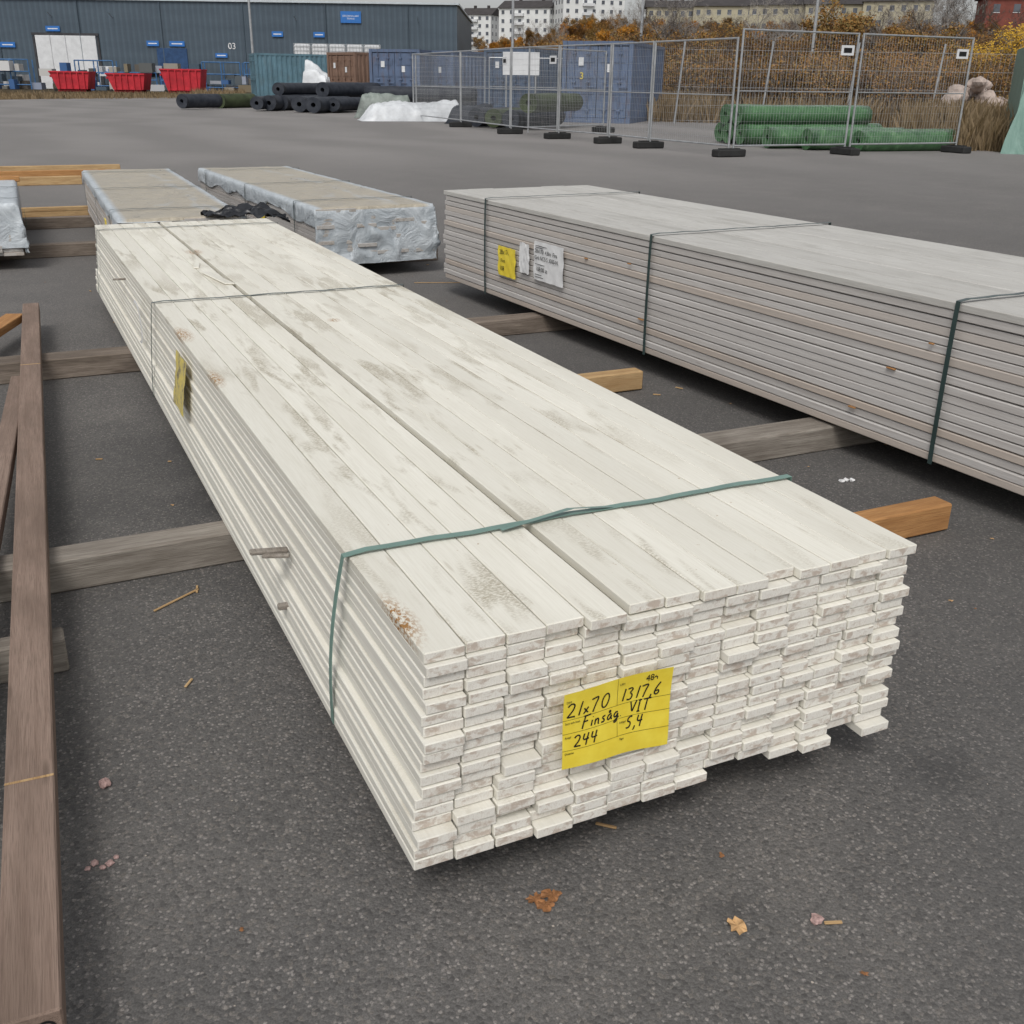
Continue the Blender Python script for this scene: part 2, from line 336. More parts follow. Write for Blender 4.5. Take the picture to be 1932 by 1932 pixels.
def handwrite(name,s,u0,v0,hgt,wpen,surf,parent,sl=.12):
    V=[];F=[];u=u0
    for chh in s:
        for st in G.get(chh,[]):
            pts=[]
            for a,b in zip(st[:-1],st[1:]):
                for t in (0,.34,.67): pts.append((a[0]+(b[0]-a[0])*t,a[1]+(b[1]-a[1])*t))
            pts.append(st[-1])
            for _ in range(2):
                pts=[pts[0]]+[tuple((pts[i-1][q]+2*pts[i][q]+pts[i+1][q])/4 for q in(0,1)) for i in range(1,len(pts)-1)]+[pts[-1]]
            P=[(u+(p[0]+sl*p[1])*hgt,v0+p[1]*hgt) for p in pts]; k=len(V)
            for i,p in enumerate(P):
                a=P[max(i-1,0)];b=P[min(i+1,len(P)-1)]; dx,dy=b[0]-a[0],b[1]-a[1]; l=math.hypot(dx,dy) or 1
                nx,ny=-dy/l*wpen/2,dx/l*wpen/2
                for s_ in(1,-1): V.append(surf(p[0]+nx*s_,p[1]+ny*s_)+Vector((0,-.0009,0)))
            for i in range(len(P)-1): F.append((k+2*i,k+2*i+1,k+2*i+3,k+2*i+2))
        u+=Wd.get(chh,.68)*hgt+.1*hgt
    return mesh_obj(name,V,F,[mInk],parent=parent)
hw=[('21x70',.006,.099,.0255),('1317,6',.114,.099,.0225),('Finsag.',.036,.0725,.0215),('VIT',.132,.073,.0205),('244',.02,.041,.0205),('5,4',.124,.046,.020)]
for s,u,v,h in hw: handwrite('handwriting',s,u,v,h,.0027,tag_surf,ms)
surf_=lambda u,v: tag_surf(u,v)+Vector((0,-.0006,0))
def tline(u0,v0,u1,v1,w=.0006):
    V=[];F=[]
    n=24
    for i in range(n+1):
        t=i/n;u=u0+(u1-u0)*t;v=v0+(v1-v0)*t
        dx,dy=(0,w/2) if abs(u1-u0)>abs(v1-v0) else (w/2,0)
        V+=[surf_(u-dx,v-dy),surf_(u+dx,v+dy)]
    for i in range(n): a=2*i; F.append((a,a+1,a+3,a+2))
    mesh_obj('tag_rule',V,F,[mInk],parent=ms)
for a in ((0,.094,.212,.094),(0,.068,.212,.068),(0,.036,.212,.036),(.106,.146,.106,.094),(.106,.068,.106,.036)): tline(*a)
for s,u,v,sz in (('DIM',.004,.128,.0055),('LPM',.109,.132,.0055),('48498',.160,.1285,.017),('Sort och kval.',.003,.087,.0052),('Antal',.003,.060,.0055),('Längd',.109,.060,.0055),('Diverse',.003,.029,.0055),('Sign',.109,.029,.0055)):
    p=tag_surf(u,v); text('tag_print',s,sz,p+Vector((0,-.0024,0)),(1,0,-.03),(0.02,0,1),mInk,ms,.0001)
V=[];F=[]
for j in range(7):
    for i in range(7):
        V.append((-.046+.026*j/6-.002*math.sin(i*1.3+j*.8)-.002*(j%2),2.08+.2*i/6,.25+.18*j/6))
for j in range(6):
    for i in range(6): a=j*7+i; F.append((a,a+1,a+8,a+7))
m=Mat('faded_yellow_tag',.6,.3); n=m.noise(m.obj(),26,4,.7); m.col(m.ramp(n,[(.4,(.66,.54,.14)),(.55,(.5,.42,.18)),(.62,(.2,.17,.11))])); mesh_obj('side_tag',V,F,[m.m],parent=ms,smooth=True)
V=[];F=[]
for i in range(20):
    t=math.pi*2*i/20; V+=[(-.035,3.25+.12*math.cos(t),.33+.09*math.sin(t)),(-.037,3.25+.105*math.cos(t),.33+.078*math.sin(t))]
for i in range(20): a=2*i;b=(a+2)%40; F.append((a,b,b+1,a+1))
mesh_obj('loose_tape_ring',V,F,[mPaper],parent=ms)
# ------------------------------------------------------------------ grey bundle
gs=empty('grey_painted_lumber_bundle',(2.285,.3,0),math.atan(.05))
bl=[];GL=4.7
for k in range(18):
    lx=rng.uniform(-.006,.006)
    for c in range(6):
        L=GL+rng.uniform(-.01,.01); jy=rng.gauss(0,.012)
        xx=.0+c*.1765+lx
        bl.append(bx((xx+.0875,GL/2+jy,.106+k*.03+.0145+rng.uniform(-.0007,.0007)),(.0873,L/2,rng.uniform(.0128,.0143)),ch=.0025,side=1 if k==17 else 0,end=2,rnd=rng.random(),rot=rng.uniform(-.0011,.0011),tilt=rng.uniform(-.0004,.0004)))
boards('painted_boards',bl,[mG,mGT,mGE],gs)
for i,y in enumerate((.77,2.45,4.1)): strap('strap_%d'%(i+1),-.010,1.066,y,.1,.650,mStrapD,gs,.018)
def side_paper(name,y0,y1,za,zb,mat,wob=.006,cr=0):
    V=[];F=[];n=10
    for j in range(n+1):
        for i in range(n+1):
            V.append((-.013-wob*abs(math.sin(i*.9+j*.6))-cr*random.random(),y0+(y1-y0)*i/n,za+(zb-za)*j/n+cr*random.uniform(-1,1)))
    for j in range(n):
        for i in range(n): a=j*(n+1)+i; F.append((a,a+n+1,a+n+2,a+1))
    return mesh_obj(name,V,F,[mat],parent=gs,smooth=True)
DY=-.06
side_paper('printed_label',3.57+DY,3.26+DY,.285,.49,mPaper)
side_paper('crumpled_label',3.73+DY,3.62+DY,.30,.46,mPaper,.004,.006)
side_paper('yellow_label',3.99+DY,3.78+DY,.245,.41,mTag)
for s,yy,zz,sz in (('28x170  4,8m  Fins',3.555,.43,.031),('Grå NCS S 3000-N',3.555,.395,.031),('108,00 st',3.54,.335,.033)):
    text('label_print',s,sz,(-.0215,yy+DY,zz),(0,-1,0),(0,0,1),mInk,gs,.0001)
for zz,ln in ((.467,.12),(.458,.08),(.37,.1),(.315,.07),(.302,.09)): box('label_fine_print',(-.0205,3.55+DY-ln/2,zz),(.0004,ln/2,.0015),mInk,gs,.0001)
for s,yy,zz,sz in (('28x170',3.965,.365,.036),('Fins.',3.95,.32,.03),('108',3.96,.275,.034)):
    text('label_handwriting',s,sz,(-.0215,yy+DY,zz),(0,-1,0),(0,.1,1),mInk,gs,.0001)
bl=[]
for i,(y,k) in enumerate(((2.62,13),(2.5,5),(1.0,9),(.85,13),(1.15,3),(3.0,12))): bl.append(bx((-.007,y,.106+k*.03),(.005,rng.uniform(.008,.02),.0025)))
boards('raw_wood_chips',bl,[mOrange],gs)
# ------------------------------------------------------------------ timber bearers
def beam(name,x0,x1,y,wid,h,mat,zb=0.,slope=0.):
    return boards(name,[bx((0,0,0),(wid/2,(x1-x0)/2,h/2),ch=.005)],[mat],None,((x0+x1)/2,y,zb+h/2),-math.pi/2+slope)
B='timber_bearer'
beam(B,-1.9,.93,1.49,.1,.095,mOld2,0,.01); beam(B,.98,3.3,1.60,.13,.095,mOld2)
beam(B,-1.9,.93,3.78,.14,.095,mOld,0,0); beam(B,.98,3.3,3.79,.12,.09,mOld)
beam(B,.6,2.04,.82,.075,.088,mOrange,.004); beam(B,.4,2.01,2.56,.075,.085,mFresh,.004)
beam(B,-1.4,-.5,1.04,.06,.09,mOld2)
beam(B,-2.2,1.2,7.44,.1,.098,mOld); beam(B,-2.2,1.2,9.15,.1,.098,mOld)
beam(B,1.2,2.5,6.3,.1,.098,mOld); beam(B,1.2,2.5,8.6,.1,.098,mOld)
beam('pine_board',-2.0,.42,9.9,.1,.09,mFresh,.0,.02); beam('pine_board',-2.3,.3,9.6,.05,.04,mFresh,.10); beam('pine_board',-2.3,-.30,8.8,.08,.045,mOrange,.44)
beam('pine_board',-2.3,.50,13.5,.12,.1,mFresh,.0); beam('pine_board',-2.3,1.15,15.2,.12,.11,mFresh,.0);beam('pine_board',-2.3,1.0,14.6,.1,.09,mOrange,.0)
def longbeam(name,a,b,wid,h,mat,zb,zb2=None):
    a=Vector(a);b=Vector(b);d=b-a; zb2=zb if zb2 is None else zb2
    o=boards(name,[bx((0,0,0),(wid/2,d.length/2,h/2),ch=.003)],[mat],None,((a.x+b.x)/2,(a.y+b.y)/2,(zb+zb2)/2+h/2),math.atan2(d.y,d.x)-math.pi/2)
    o.rotation_euler[0]=math.atan2(zb2-zb,d.length); return o
lp=longbeam('brown_plank',(-.609,-.14),(-.415,4.83),.080,.048,mBrown,.097)
for y in(-1.95,1.1): box('glue_seam',(0.0,y,.0245),(.0395,.003,.0004),mFresh,lp,.0001)
longbeam('brown_plank',(-.74,.4),(-.52,3.3),.06,.04,mBrown,.097)
longbeam('brown_plank',(-.95,3.3),(-.5,4.6),.09,.04,mOrange,.10)
text('stencilled_letters','STO',.036,(-.036,-2.4885,-.014),(1,0,0),(0,0,1),mInk,lp,.0003)
# ------------------------------------------------------------------ wrapped stacks
def wrapped(name,xa0,xa1,ya,yb,top,width,endcover=.36,hang=.09,tan=1.0):
    L=math.hypot(xa1-xa0,yb-ya); e=empty(name,(xa0,ya,0),-math.atan2(xa1-xa0,yb-ya))
    bl=[];n=14;t=(top-.1)/n
    for k in range(n):
        for c in range(6):
            wv=width/6; bl.append(bx((c*wv+wv/2+rng.uniform(-.003,.003),L/2+rng.gauss(0,.01),.1+k*t+t/2),(wv/2-.0015,L/2,t/2-.001),side=0,end=1,rnd=rng.random()))
    boards('wrapped_boards',bl,[mG,mGE],e)
    m=Mat('wrap_plastic_'+name,.32,.5); o=m.obj(); n1=m.noise(o,6,5,.65,1.6); n2=m.noise(m.mapv(o,(2.2,.7,2.2)),1,3,.65,.4)
    z=m.sep(o,2); x=m.sep(o,0); c=m.ramp(n1,[(.3,(.33,.37,.40)),(.5,(.45,.49,.52)),(.7,(.57,.61,.64))])
    xs_=m.math('MULTIPLY',x,1.0/width)
    edge=m.math('MULTIPLY',m.ramp(xs_,[(.02,0),(.07,1)]),m.ramp(xs_,[(.92,1),(.98,0)]))
    tanm=m.math('MULTIPLY',m.math('MULTIPLY',m.ramp(n2,[(.27,.3),(.38,1)]),edge),m.ramp(m.math('SUBTRACT',z,top-.014),[(.0,0),(.004,1)]))
    c=m.mix(m.math('MULTIPLY',tanm,.95*tan),c,m.ramp(n1,[(.3,(.31,.27,.205)),(.7,(.46,.41,.32))])); m.col(c); m.bump(n1,.7,.03)
    m.rgh(m.ramp(n1,[(.3,.25),(.7,.55)]))
    V=[];F=[];ds=.022
    S=np.arange(-hang-.03,width+hang+.05,ds); T=np.concatenate([np.arange(-endcover,.1,.02),np.arange(.1,L+hang,.05)])
    for ti in T:
        for s in S:
            hv=hang*(1+.5*noise.noise(Vector((ti*2.3,0,xa0)))) ; 
            if ti<.25: hv=hang+.02
            s2=max(-hv,min(width+hv,s)); ox=max(0,-s2,s2-width); oy=max(0,-ti,ti-L)
            x=min(max(s2,0),width); y=min(max(ti,0),L)
            wr=noise.noise(Vector((s*7,ti*5,xa0*3)))*.5+noise.noise(Vector((s*16,ti*13,2)))*.3
            rid=1-min(1,abs(noise.noise(Vector((s*5+ti*2.5,ti*4-s*2,4.4))))*5)
            rid2=1-min(1,abs(noise.noise(Vector((s*11-ti*3,ti*6+s*5,8.4))))*4)
            dep=max(ox,oy) if min(ox,oy)>0 else ox+oy
            out=.008+.010*abs(wr)*(1 if ox+oy>0 else .0)+((.020*rid+.007*rid2+.03*wr)*min(1,oy*6) if oy>0 and ti<0 else 0)
            if ox>0: x+=(out if s>0 else -out)
            if oy>0: y+=(-out if ti<0 else out)
            zz=top+.006+.006*wr+.002*rid-dep if ox+oy==0 else top+.006-dep+.010*wr
            V.append((x,y,max(zz,.03+.03*rid)))
    ns=len(S)
    for j in range(len(T)-1):
        for i in range(ns-1): a=j*ns+i; F.append((a,a+1,a+ns+1,a+ns))
    mesh_obj('plastic_sheet',V,F,[m.m],parent=e,smooth=True)
    for y in (.12*L,.5*L,.9*L):
        strap('strap',-.014,width+.014,y,.1,top+.012,mStrapD,e,.015)
    return e
w1=wrapped('plastic_wrapped_lumber_stack',.15,.25,5.55,9.42,.47,.76,.02,.07)
w2=wrapped('plastic_wrapped_lumber_stack',1.42,1.28,5.75,9.35,.47,.86,.38,.10)
w3=wrapped('plastic_wrapped_lumber_stack',-1.18,-1.13,6.9,9.2,.45,.80,.3,.32,0)
tx=text('wrap_lettering','SSTS',.16,(.84,.5,.22),(0,1,0),(0,0,1),flat('wrap_green_ink',(.03,.12,.1)),w3,.0005)
box('yellow_note',(-.024,.9,.33),(.002,.06,.05),mTag,w1); box('yellow_note',(-.024,1.3,.30),(.002,.07,.05),mTag,w2)
V=[];F=[];n=20
for j in range(n+1):
    for i in range(n+1):
        u=i/n;v=j/n; q=noise.noise(Vector((u*5,v*4,3)))
        V.append((.66+.52*u+.03*q,5.47+.16*v+.05*noise.noise(Vector((u*4,v*4,9))),.480+.03*abs(q)+.085*math.sin(u*3.1)*v*u+.04*noise.noise(Vector((u*9,v*7,5)))-.10*max(0,u-.6)))
for j in range(n):
    for i in range(n): a=j*(n+1)+i; F.append((a,a+1,a+n+2,a+n+1))
mBlackPl=flat('black_plastic',(.018,.02,.024),.35,.5,0,.3,6)
mesh_obj('black_plastic_flap',V,F,[mBlackPl],parent=None,smooth=True)
# ------------------------------------------------------------------ litter
def chunk(name,x,y,s,mat,seed,flatn=.5):
    bm=bmesh.new(); bmesh.ops.create_icosphere(bm,subdivisions=2,radius=s)
    for v in bm.verts:
        k=1+.5*noise.noise(v.co*(1.6/s)+Vector((seed,0,0))); v.co*=k; v.co.z*=flatn
    me=bpy.data.meshes.new(name); bm.to_mesh(me); bm.free(); me.materials.append(mat)
    o=bpy.data.objects.new(name,me); o.location=(x,y,s*flatn*.8); link(o); return o
mPink=flat('pink_granite',(.40,.27,.25),.8,.3,0,.5,90)
mLeafB=flat('dead_leaf_brown',(.26,.12,.05),.7,.3,0,.5,60); mBark=flat('pale_bark',(.50,.31,.15),.7,.3,0,.4,60)
chunk('granite_pebble',-.47,.53,.011,mPink,1,.8); chunk('granite_pebble',.558,-.33,.010,mPink,2,.8)
for i in range(5): chunk('granite_pebble',-.52+.012*i,.30+.01*math.sin(i*2),.005+.002*(i%2),mPink,5+i,.6)
def leaf(name,x,y,s,mat,seed,ex=1.0,var=.35):
    r=random.Random(seed);V=[(0,0,.004)];n=17;F=[]
    for i in range(n):
        t=2*math.pi*i/n; q=s*(.8+var*(r.random()-.5)); V.append((q*math.cos(t)*ex,q*math.sin(t),.002+.25*s*r.random()))
    for i in range(n): F.append((0,1+i,1+(i+1)%n))
    return mesh_obj(name,V,F,[mat],loc=(x,y,0))
leaf('bark_flake',.432,-.285,.024,mBark,1,.75)
for i in range(7): leaf('dead_leaf',.17+.018*math.cos(i*2.2),-.10+.012*math.sin(i*2.2),.014,mLeafB,20+i,1,.9)
for i in range(50): leaf('dead_leaf',rng.uniform(-.4,2.6),rng.uniform(-.5,6.5),rng.uniform(.003,.008),rng.choice([mLeafB,mBark]),50+i,1,.8)
def chip(x,y,l,r,mat=None): boards('wood_chip',[bx((0,0,0),(.003,l/2,.002),ch=.001)],[mat or mFresh],None,(x,y,.004),r)
chip(.58,-.345,.03,1.2); chip(-.26,.84,.035,-.6); chip(-.22,1.27,.15,-1.0); chip(.36,.02,.04,.8)
for i in range(22): chip(rng.uniform(-.5,3.0),rng.uniform(.6,7),rng.uniform(.012,.045),rng.uniform(0,3))
for i in range(5): chip(rng.uniform(1.3,2.4),rng.uniform(4.2,6.2),rng.uniform(.2,.5),1.2+rng.uniform(-.3,.3))
for i in range(3): chunk('crumpled_foil',2.03+.02*i,1.25+.02*math.sin(i*3),.010,mPaper,30+i,.6)
V=[];F=[]
for i in range(700):
    x=rng.uniform(-.9,3.2);y=rng.uniform(-.7,7);s=rng.uniform(.001,.0028);k=len(V);a=rng.uniform(0,6)
    for q in range(4): V.append((x+s*math.cos(a+q*1.57),y+s*math.sin(a+q*1.57),.0008))
    V.append((x,y,s*.9))
    F+=[(k,k+1,k+4),(k+1,k+2,k+4),(k+2,k+3,k+4),(k+3,k,k+4)]
mesh_obj('loose_grit',V,F,[flat('grit',(.34,.30,.26),.8,.2,0,.6,40)])
# ------------------------------------------------------------------ containers
def ribbed(V,F,a,b,z0,z1,out,pitch=.28,dep=.036):
    a=Vector(a);b=Vector(b);L=(b-a).length;d=(b-a)/L;n=max(2,int(L/pitch)); p=L/n; k0=len(V);pts=[]
    for i in range(n):
        s=i*p
        for f,o in((0,0),(.32,0),(.5,-dep),(.82,-dep)): pts.append(a+d*(s+f*p)+out*o)
    pts.append(b)
    for q in pts: V.append((q.x,q.y,z0)); V.append((q.x,q.y,z1))
    for i in range(len(pts)-1): k=k0+2*i; F.append((k,k+2,k+3,k+1))
def paint(name,c,rustamt=.5):
    m=Mat(name,.55,.4); o=m.obj(); n=m.noise(o,1.6,4,.7,.3); n2=m.noise(m.mapv(o,(5,5,1.2)),1,4,.7)
    cc=m.ramp(n,[(.3,tuple(x*.75 for x in c)),(.7,tuple(x*1.2 for x in c))])
    cc=m.mix(m.math('MULTIPLY',m.ramp(n2,[(.52,0),(.66,1)]),rustamt),cc,(.13,.075,.05)); m.col(cc); return m.m
mCB=paint('container_blue_paint',(.10,.14,.225),.45); mCB2=paint('container_darkblue_paint',(.065,.10,.16),.35)
mCT=paint('container_teal_paint',(.095,.18,.225),.15); mCR=paint('container_rust_paint',(.20,.125,.09),.6)
mSteel=flat('galvanised_steel',(.42,.43,.44),.4,.5,.6,.2,5); mDark=flat('dark_rubber',(.03,.03,.03),.8,.2)
mWhiteM=flat('white_sheet_metal',(.66,.67,.68),.5,.4,0,.1,2)
def container(name,near,phi,mat,length=6.06,wid=2.44,hgt=2.59,doors=True,plates=True):
    a=math.radians(phi); e=empty(name,(near[0],near[1],0),-a)
    V=[];F=[]
    O=lambda x,y:Vector((x,y,0))
    ribbed(V,F,O(.03,0.08),O(.03,length-.05),.16,hgt-.1,Vector((-1,0,0)))
    ribbed(V,F,O(wid-.03,length-.05),O(wid-.03,.08),.16,hgt-.1,Vector((1,0,0)))
    ribbed(V,F,O(.06,length-.03),O(wid-.06,length-.03),.16,hgt-.1,Vector((0,1,0)))
    kk=len(V); V+=[(0.04,0.06,hgt-.03),(wid-.04,.06,hgt-.03),(wid-.04,length-.06,hgt-.03),(.04,length-.06,hgt-.03)]; F.append((kk,kk+1,kk+2,kk+3))
    mesh_obj('corrugated_walls',V,F,[mat],parent=e)
    fr=[]
    for x in(.07,wid-.07):
        for y in(.07,length-.07): fr.append(bx((x,y,hgt/2),(.072,.072,hgt/2)))
        fr.append(bx((x,length/2,.08),(.06,length/2-.15,.078))); fr.append(bx((x,length/2,hgt-.06),(.05,length/2-.15,.055)))
    for y in(.07,length-.07):
        fr.append(bx((wid/2,y,.08),(wid/2-.15,.06,.078))); fr.append(bx((wid/2,y,hgt-.07),(wid/2-.15,.06,.066)))
    boards('frame',fr,[mat],e)
    if doors:
        dr=[];
        for s in(0,1):
            x0=.15+s*(wid/2-.15)+.01; x1=x0+wid/2-.15-.02
            dr.append(bx(((x0+x1)/2,.06,hgt/2),((x1-x0)/2,.025,hgt/2-.17)))
            for zz in(.55,1.05,1.55,2.05): dr.append(bx(((x0+x1)/2,.028,zz),((x1-x0)/2-.08,.012,.13)))
        boards('doors',dr,[mat],e)
        V=[];F=[]
        for x in(.42,.92,wid-.92,wid-.42):
            cyl_between(V,F,(x,-.02,.14),(x,-.02,hgt-.1),.022,.022,8)
            cyl_between(V,F,(x,-.04,1.15),(x+.3,-.04,1.15),.018,.018,6)
            for zz in(.4,1.3,2.2): cyl_between(V,F,(x-.06,-.01,zz),(x+.06,-.01,zz),.04,.04,6,True)
        mesh_obj('locking_bars',V,F,[mat],parent=e)
        if plates:
            box('notice_plate',(.66,-.005,1.95),(.09,.004,.13),mWhiteM,e,.001); box('notice_plate',(1.65,-.005,1.75),(.08,.004,.13),mTag if rng.random()<.3 else mWhiteM,e,.001)
    return e
def at(az,D): return pol(az,D/math.cos(math.radians(az-25.76)))
C='shipping_container'
cc=container(C,at(28.0,38.6),43,mCB); text('container_number','3',.3,(.62,-.012,1.4),(1,0,0),(0,0,1),mTag,cc,.001)
container(C,at(24.0,49),52,mCB2)         
container(C,at(20.4,54),60,mCB)
container(C,at(18.2,52),38,mCB,length=6.06)
container(C,at(16.1,60),70,mCR)
container(C,at(12.3,66),95,mCT,plates=False)
q=at(25.9,38.2); e=empty('white_notice_board',(q.x,q.y,0),-math.radians(26)); box('board',(0,0,1.85),(.62,.02,.36),mWhiteM,e)
V=[];F=[]; cyl_between(V,F,(-.5,.03,0),(-.5,.03,2.2),.03,.03,6,True); cyl_between(V,F,(.5,.03,0),(.5,.03,2.2),.03,.03,6,True); mesh_obj('posts',V,F,[mSteel],parent=e)
def ibc(x,y,z,parent):
    box('tank',(x,y,z+.6),(.52,.45,.45),mWhiteM,parent,.08)
    V=[];F=[]
    for i in range(6):
        u=-.55+1.1*i/5
        for yy in(-.49,.49): cyl_between(V,F,(x+u,y+yy,z+.12),(x+u,y+yy,z+1.08),.015,.015,4)
    for zz in(.15,.4,.65,.9,1.08):
        for yy in(-.49,.49): cyl_between(V,F,(x-.55,y+yy,z+zz),(x+.55,y+yy,z+zz),.015,.015,4)
    mesh_obj('cage',V,F,[mSteel],parent=parent); box('pallet',(x,y,z+.07),(.56,.5,.06),mOld2,parent)
p=at(14.9,77); e=empty('stacked_ibc_tanks',(p.x,p.y,0),-math.radians(20))
for i in range(5):
    for k in range(3): ibc(i*1.18+.02*k,0.03*k,k*1.2,e)
# ------------------------------------------------------------------ fence
def fence_panel(name,a,b,h=2.0,sign=False,z=.1):
    a=Vector((*a,0));b=Vector((*b,0)); d=b-a; L=d.length; e=empty(name,(a.x,a.y,0),math.atan2(d.y,d.x))
    V=[];F=[];r=.021
    for x in(.04,L-.04): cyl_between(V,F,(x,0,z-.03),(x,0,h+z),r,r,8)
    for zz in(z+.1,h+z-.02): cyl_between(V,F,(.04,0,zz),(L-.04,0,zz),r*.8,r*.8,8)
    mid=h*.5+z; cyl_between(V,F,(.04,0,mid),(L-.04,0,mid),.012,.012,6)
    mesh_obj('tube_frame',V,F,[mSteel],parent=e)
    V=[];F=[]; n=int(L/.07)
    for i in range(1,n): x=.04+(L-.08)*i/n; cyl_between(V,F,(x,.012,z+.1),(x,.012,h+z-.02),.0019,.0019,3)
    for i in range(1,14): zz=z+.1+(h-.12)*i/14; cyl_between(V,F,(.04,.016,zz),(L-.04,.016,zz),.0019,.0019,3)
    mesh_obj('wire_mesh',V,F,[mSteel],parent=e)
    if sign:
        box('notice_plate',(L*.93-.1,-.03,h-.22),(.16,.004,.09),mWhiteM,e,.001); box('notice_band',(L*.93-.1,-.036,h-.22),(.10,.002,.045),mInk,e,.0005)
    bb=[bx((L-.02,0,.07),(.12,.33,.068),ch=.02),bx((L-.02,0,.145),(.06,.22,.012))]
    boards('concrete_foot',bb,[mDark],e)
    return e
P='construction_fence_panel'
ys=[34.2,29.2,25.,22.5,20.4,18.6,15.84]; xs=[12.7,12.35,12.0,12.1,12.3,12.25,12.32]
for i in range(6): fence_panel(P,(xs[i],ys[i]),(xs[i+1],ys[i+1]),sign=(i in(1,2)))
fence_panel(P,(12.36,15.84),(15.17,15.80),2.15,True); fence_panel(P,(15.22,15.80),(18.2,15.75),2.15,True)
fence_panel(P,(12.9,34.5),(16.2,36.0)); fence_panel(P,(16.3,36),(19.4,34.5))
fence_panel(P,(12.1,24.2),(15.2,25.6)); 
e=empty('boundary_mesh_fence'); V=[];F=[];pp=[(21.5,31.5),(24.5,30.5),(27.2,29.2),(30,28),(33,26.5),(36,25)]
for q in pp: cyl_between(V,F,(q[0],q[1],0),(q[0]+.2,q[1]-.05,2.7),.035,.035,8)
for q0,q1 in zip(pp[:-1],pp[1:]):
    q0=Vector((*q0,0));q1=Vector((*q1,0))
    for zz in(.1,.6,1.2,1.8,2.4): cyl_between(V,F,q0+Vector((0,0,zz)),q1+Vector((0,0,zz)),.006,.006,4)
    for i in range(1,20): p=q0.lerp(q1,i/20); cyl_between(V,F,p+Vector((0,0,.1)),p+Vector((0,0,2.4)),.003,.003,3)
mesh_obj('posts_and_mesh',V,F,[mSteel],parent=e)
# ------------------------------------------------------------------ rolls
def roll(name,a,b,r,mat,parent=None,n=22,sag=.06):
    a=Vector(a);b=Vector(b);d=(b-a);L=d.length;d/=L; u=Vector((0,0,1)); w_=d.cross(u).normalized(); V=[];F=[];m_=14
    for j in range(m_+1):
        for i in range(n):
            t=2*math.pi*i/n; p=a+d*(L*j/m_); q=r*(1+sag*noise.noise(Vector((p.x*1.5,p.y*1.5,t))))
            V.append(p+w_*(q*math.cos(t))+u*(q*math.sin(t)*(.93)))
    for j in range(m_):
        for i in range(n): k=(i+1)%n; F.append((j*n+i,j*n+k,(j+1)*n+k,(j+1)*n+i))
    nb=len(F)
    for j,s in((0,-1),(m_,1)):
        c=a+d*(L*j/m_); k0=len(V)
        for i in range(n): V.append(c+(V[j*n+i]-c)*.3)
        for i in range(n): V.append(c+(V[j*n+i]-c)*.28-d*s*.3)
        for i in range(n):
            k=(i+1)%n; F.append((j*n+i,j*n+k,k0+k,k0+i)); F.append((k0+i,k0+k,k0+n+k,k0+n+i))
    o=mesh_obj(name,V,F,[mat],parent=parent,smooth=False)
    o.data.polygons.foreach_set('use_smooth',[i<nb for i in range(len(F))]); return o
m=Mat('green_wrapping',.25,.5); n=m.noise(m.mapv(m.obj(),(3,3,3)),1,4,.6,1.5); m.col(m.ramp(n,[(.3,(.04,.10,.045)),(.6,(.08,.18,.08)),(.78,(.18,.29,.16))])); m.bump(n,.6,.03); mGR=m.m
e=empty('green_wrapped_roll_pile')
for i,(a,b) in enumerate([((15.3,20.3,.24),(19.4,19.9,.24)),((15.1,19.7,.24),(19.3,19.3,.24)),((15.0,19.1,.24),(18.4,18.7,.24)),((15.2,20.0,.64),(19.0,19.6,.64)),((15.1,19.4,.64),(18.6,19.0,.64)),((14.9,18.0,.22),(18.3,17.5,.22)),((15.4,17.3,.22),(19.0,16.7,.22)),((16.3,16.7,.2),(18.6,16.45,.2))]):
    roll('roll_%d'%(i+1),a,b,.235,mGR,e)
m=Mat('dark_geotextile',.6,.3); n=m.noise(m.obj(),4,4); m.col(m.ramp(n,[(.3,(.015,.019,.028)),(.7,(.045,.05,.062))])); mGeo=m.m
mOlive=flat('olive_tarp',(.05,.065,.03),.6,.3,0,.4,2)
e=empty('dark_geotextile_roll_pile')
def gp(px_az,D,z=0): q=at(px_az,D); return Vector((q.x,q.y,z))
k=0
for az0,D0,az1,D1,z in [(8.9,47,10.6,49,.33),(10.7,50,12.3,52,.3),(12.5,46,14.2,51,.32),(13.1,46.5,15.2,52,.32),(13.7,47.5,16.0,53,.32),(13.6,48,15.9,53,.85),(14.6,45,16.2,50,.32),(15.3,44,17,48,.32),(16.3,45,18.5,50,.32),(15.8,47,18.5,51,.85)]:
    roll('roll_%d'%k,gp(az0,D0,z),gp(az1,D1,z),.31+.03*math.sin(k*2.2),mOlive if k in(1,) else mGeo,e); k+=1
roll('long_roll',gp(17.9,46,.75),gp(23.6,47,.75),.32,mGeo,e); roll('long_roll',gp(17.9,47,.3),gp(23.6,48,.3),.3,mGeo,e)
e=empty('olive_roll_pile')
for i in range(4): roll('roll_%d'%i,gp(23.6+.9*i,33-.6*i,.28+(.45 if i==3 else 0)),gp(26+.9*i,36-.6*i,.28+(.45 if i==3 else 0)),.28,mOlive if i%2 else mGeo,e)
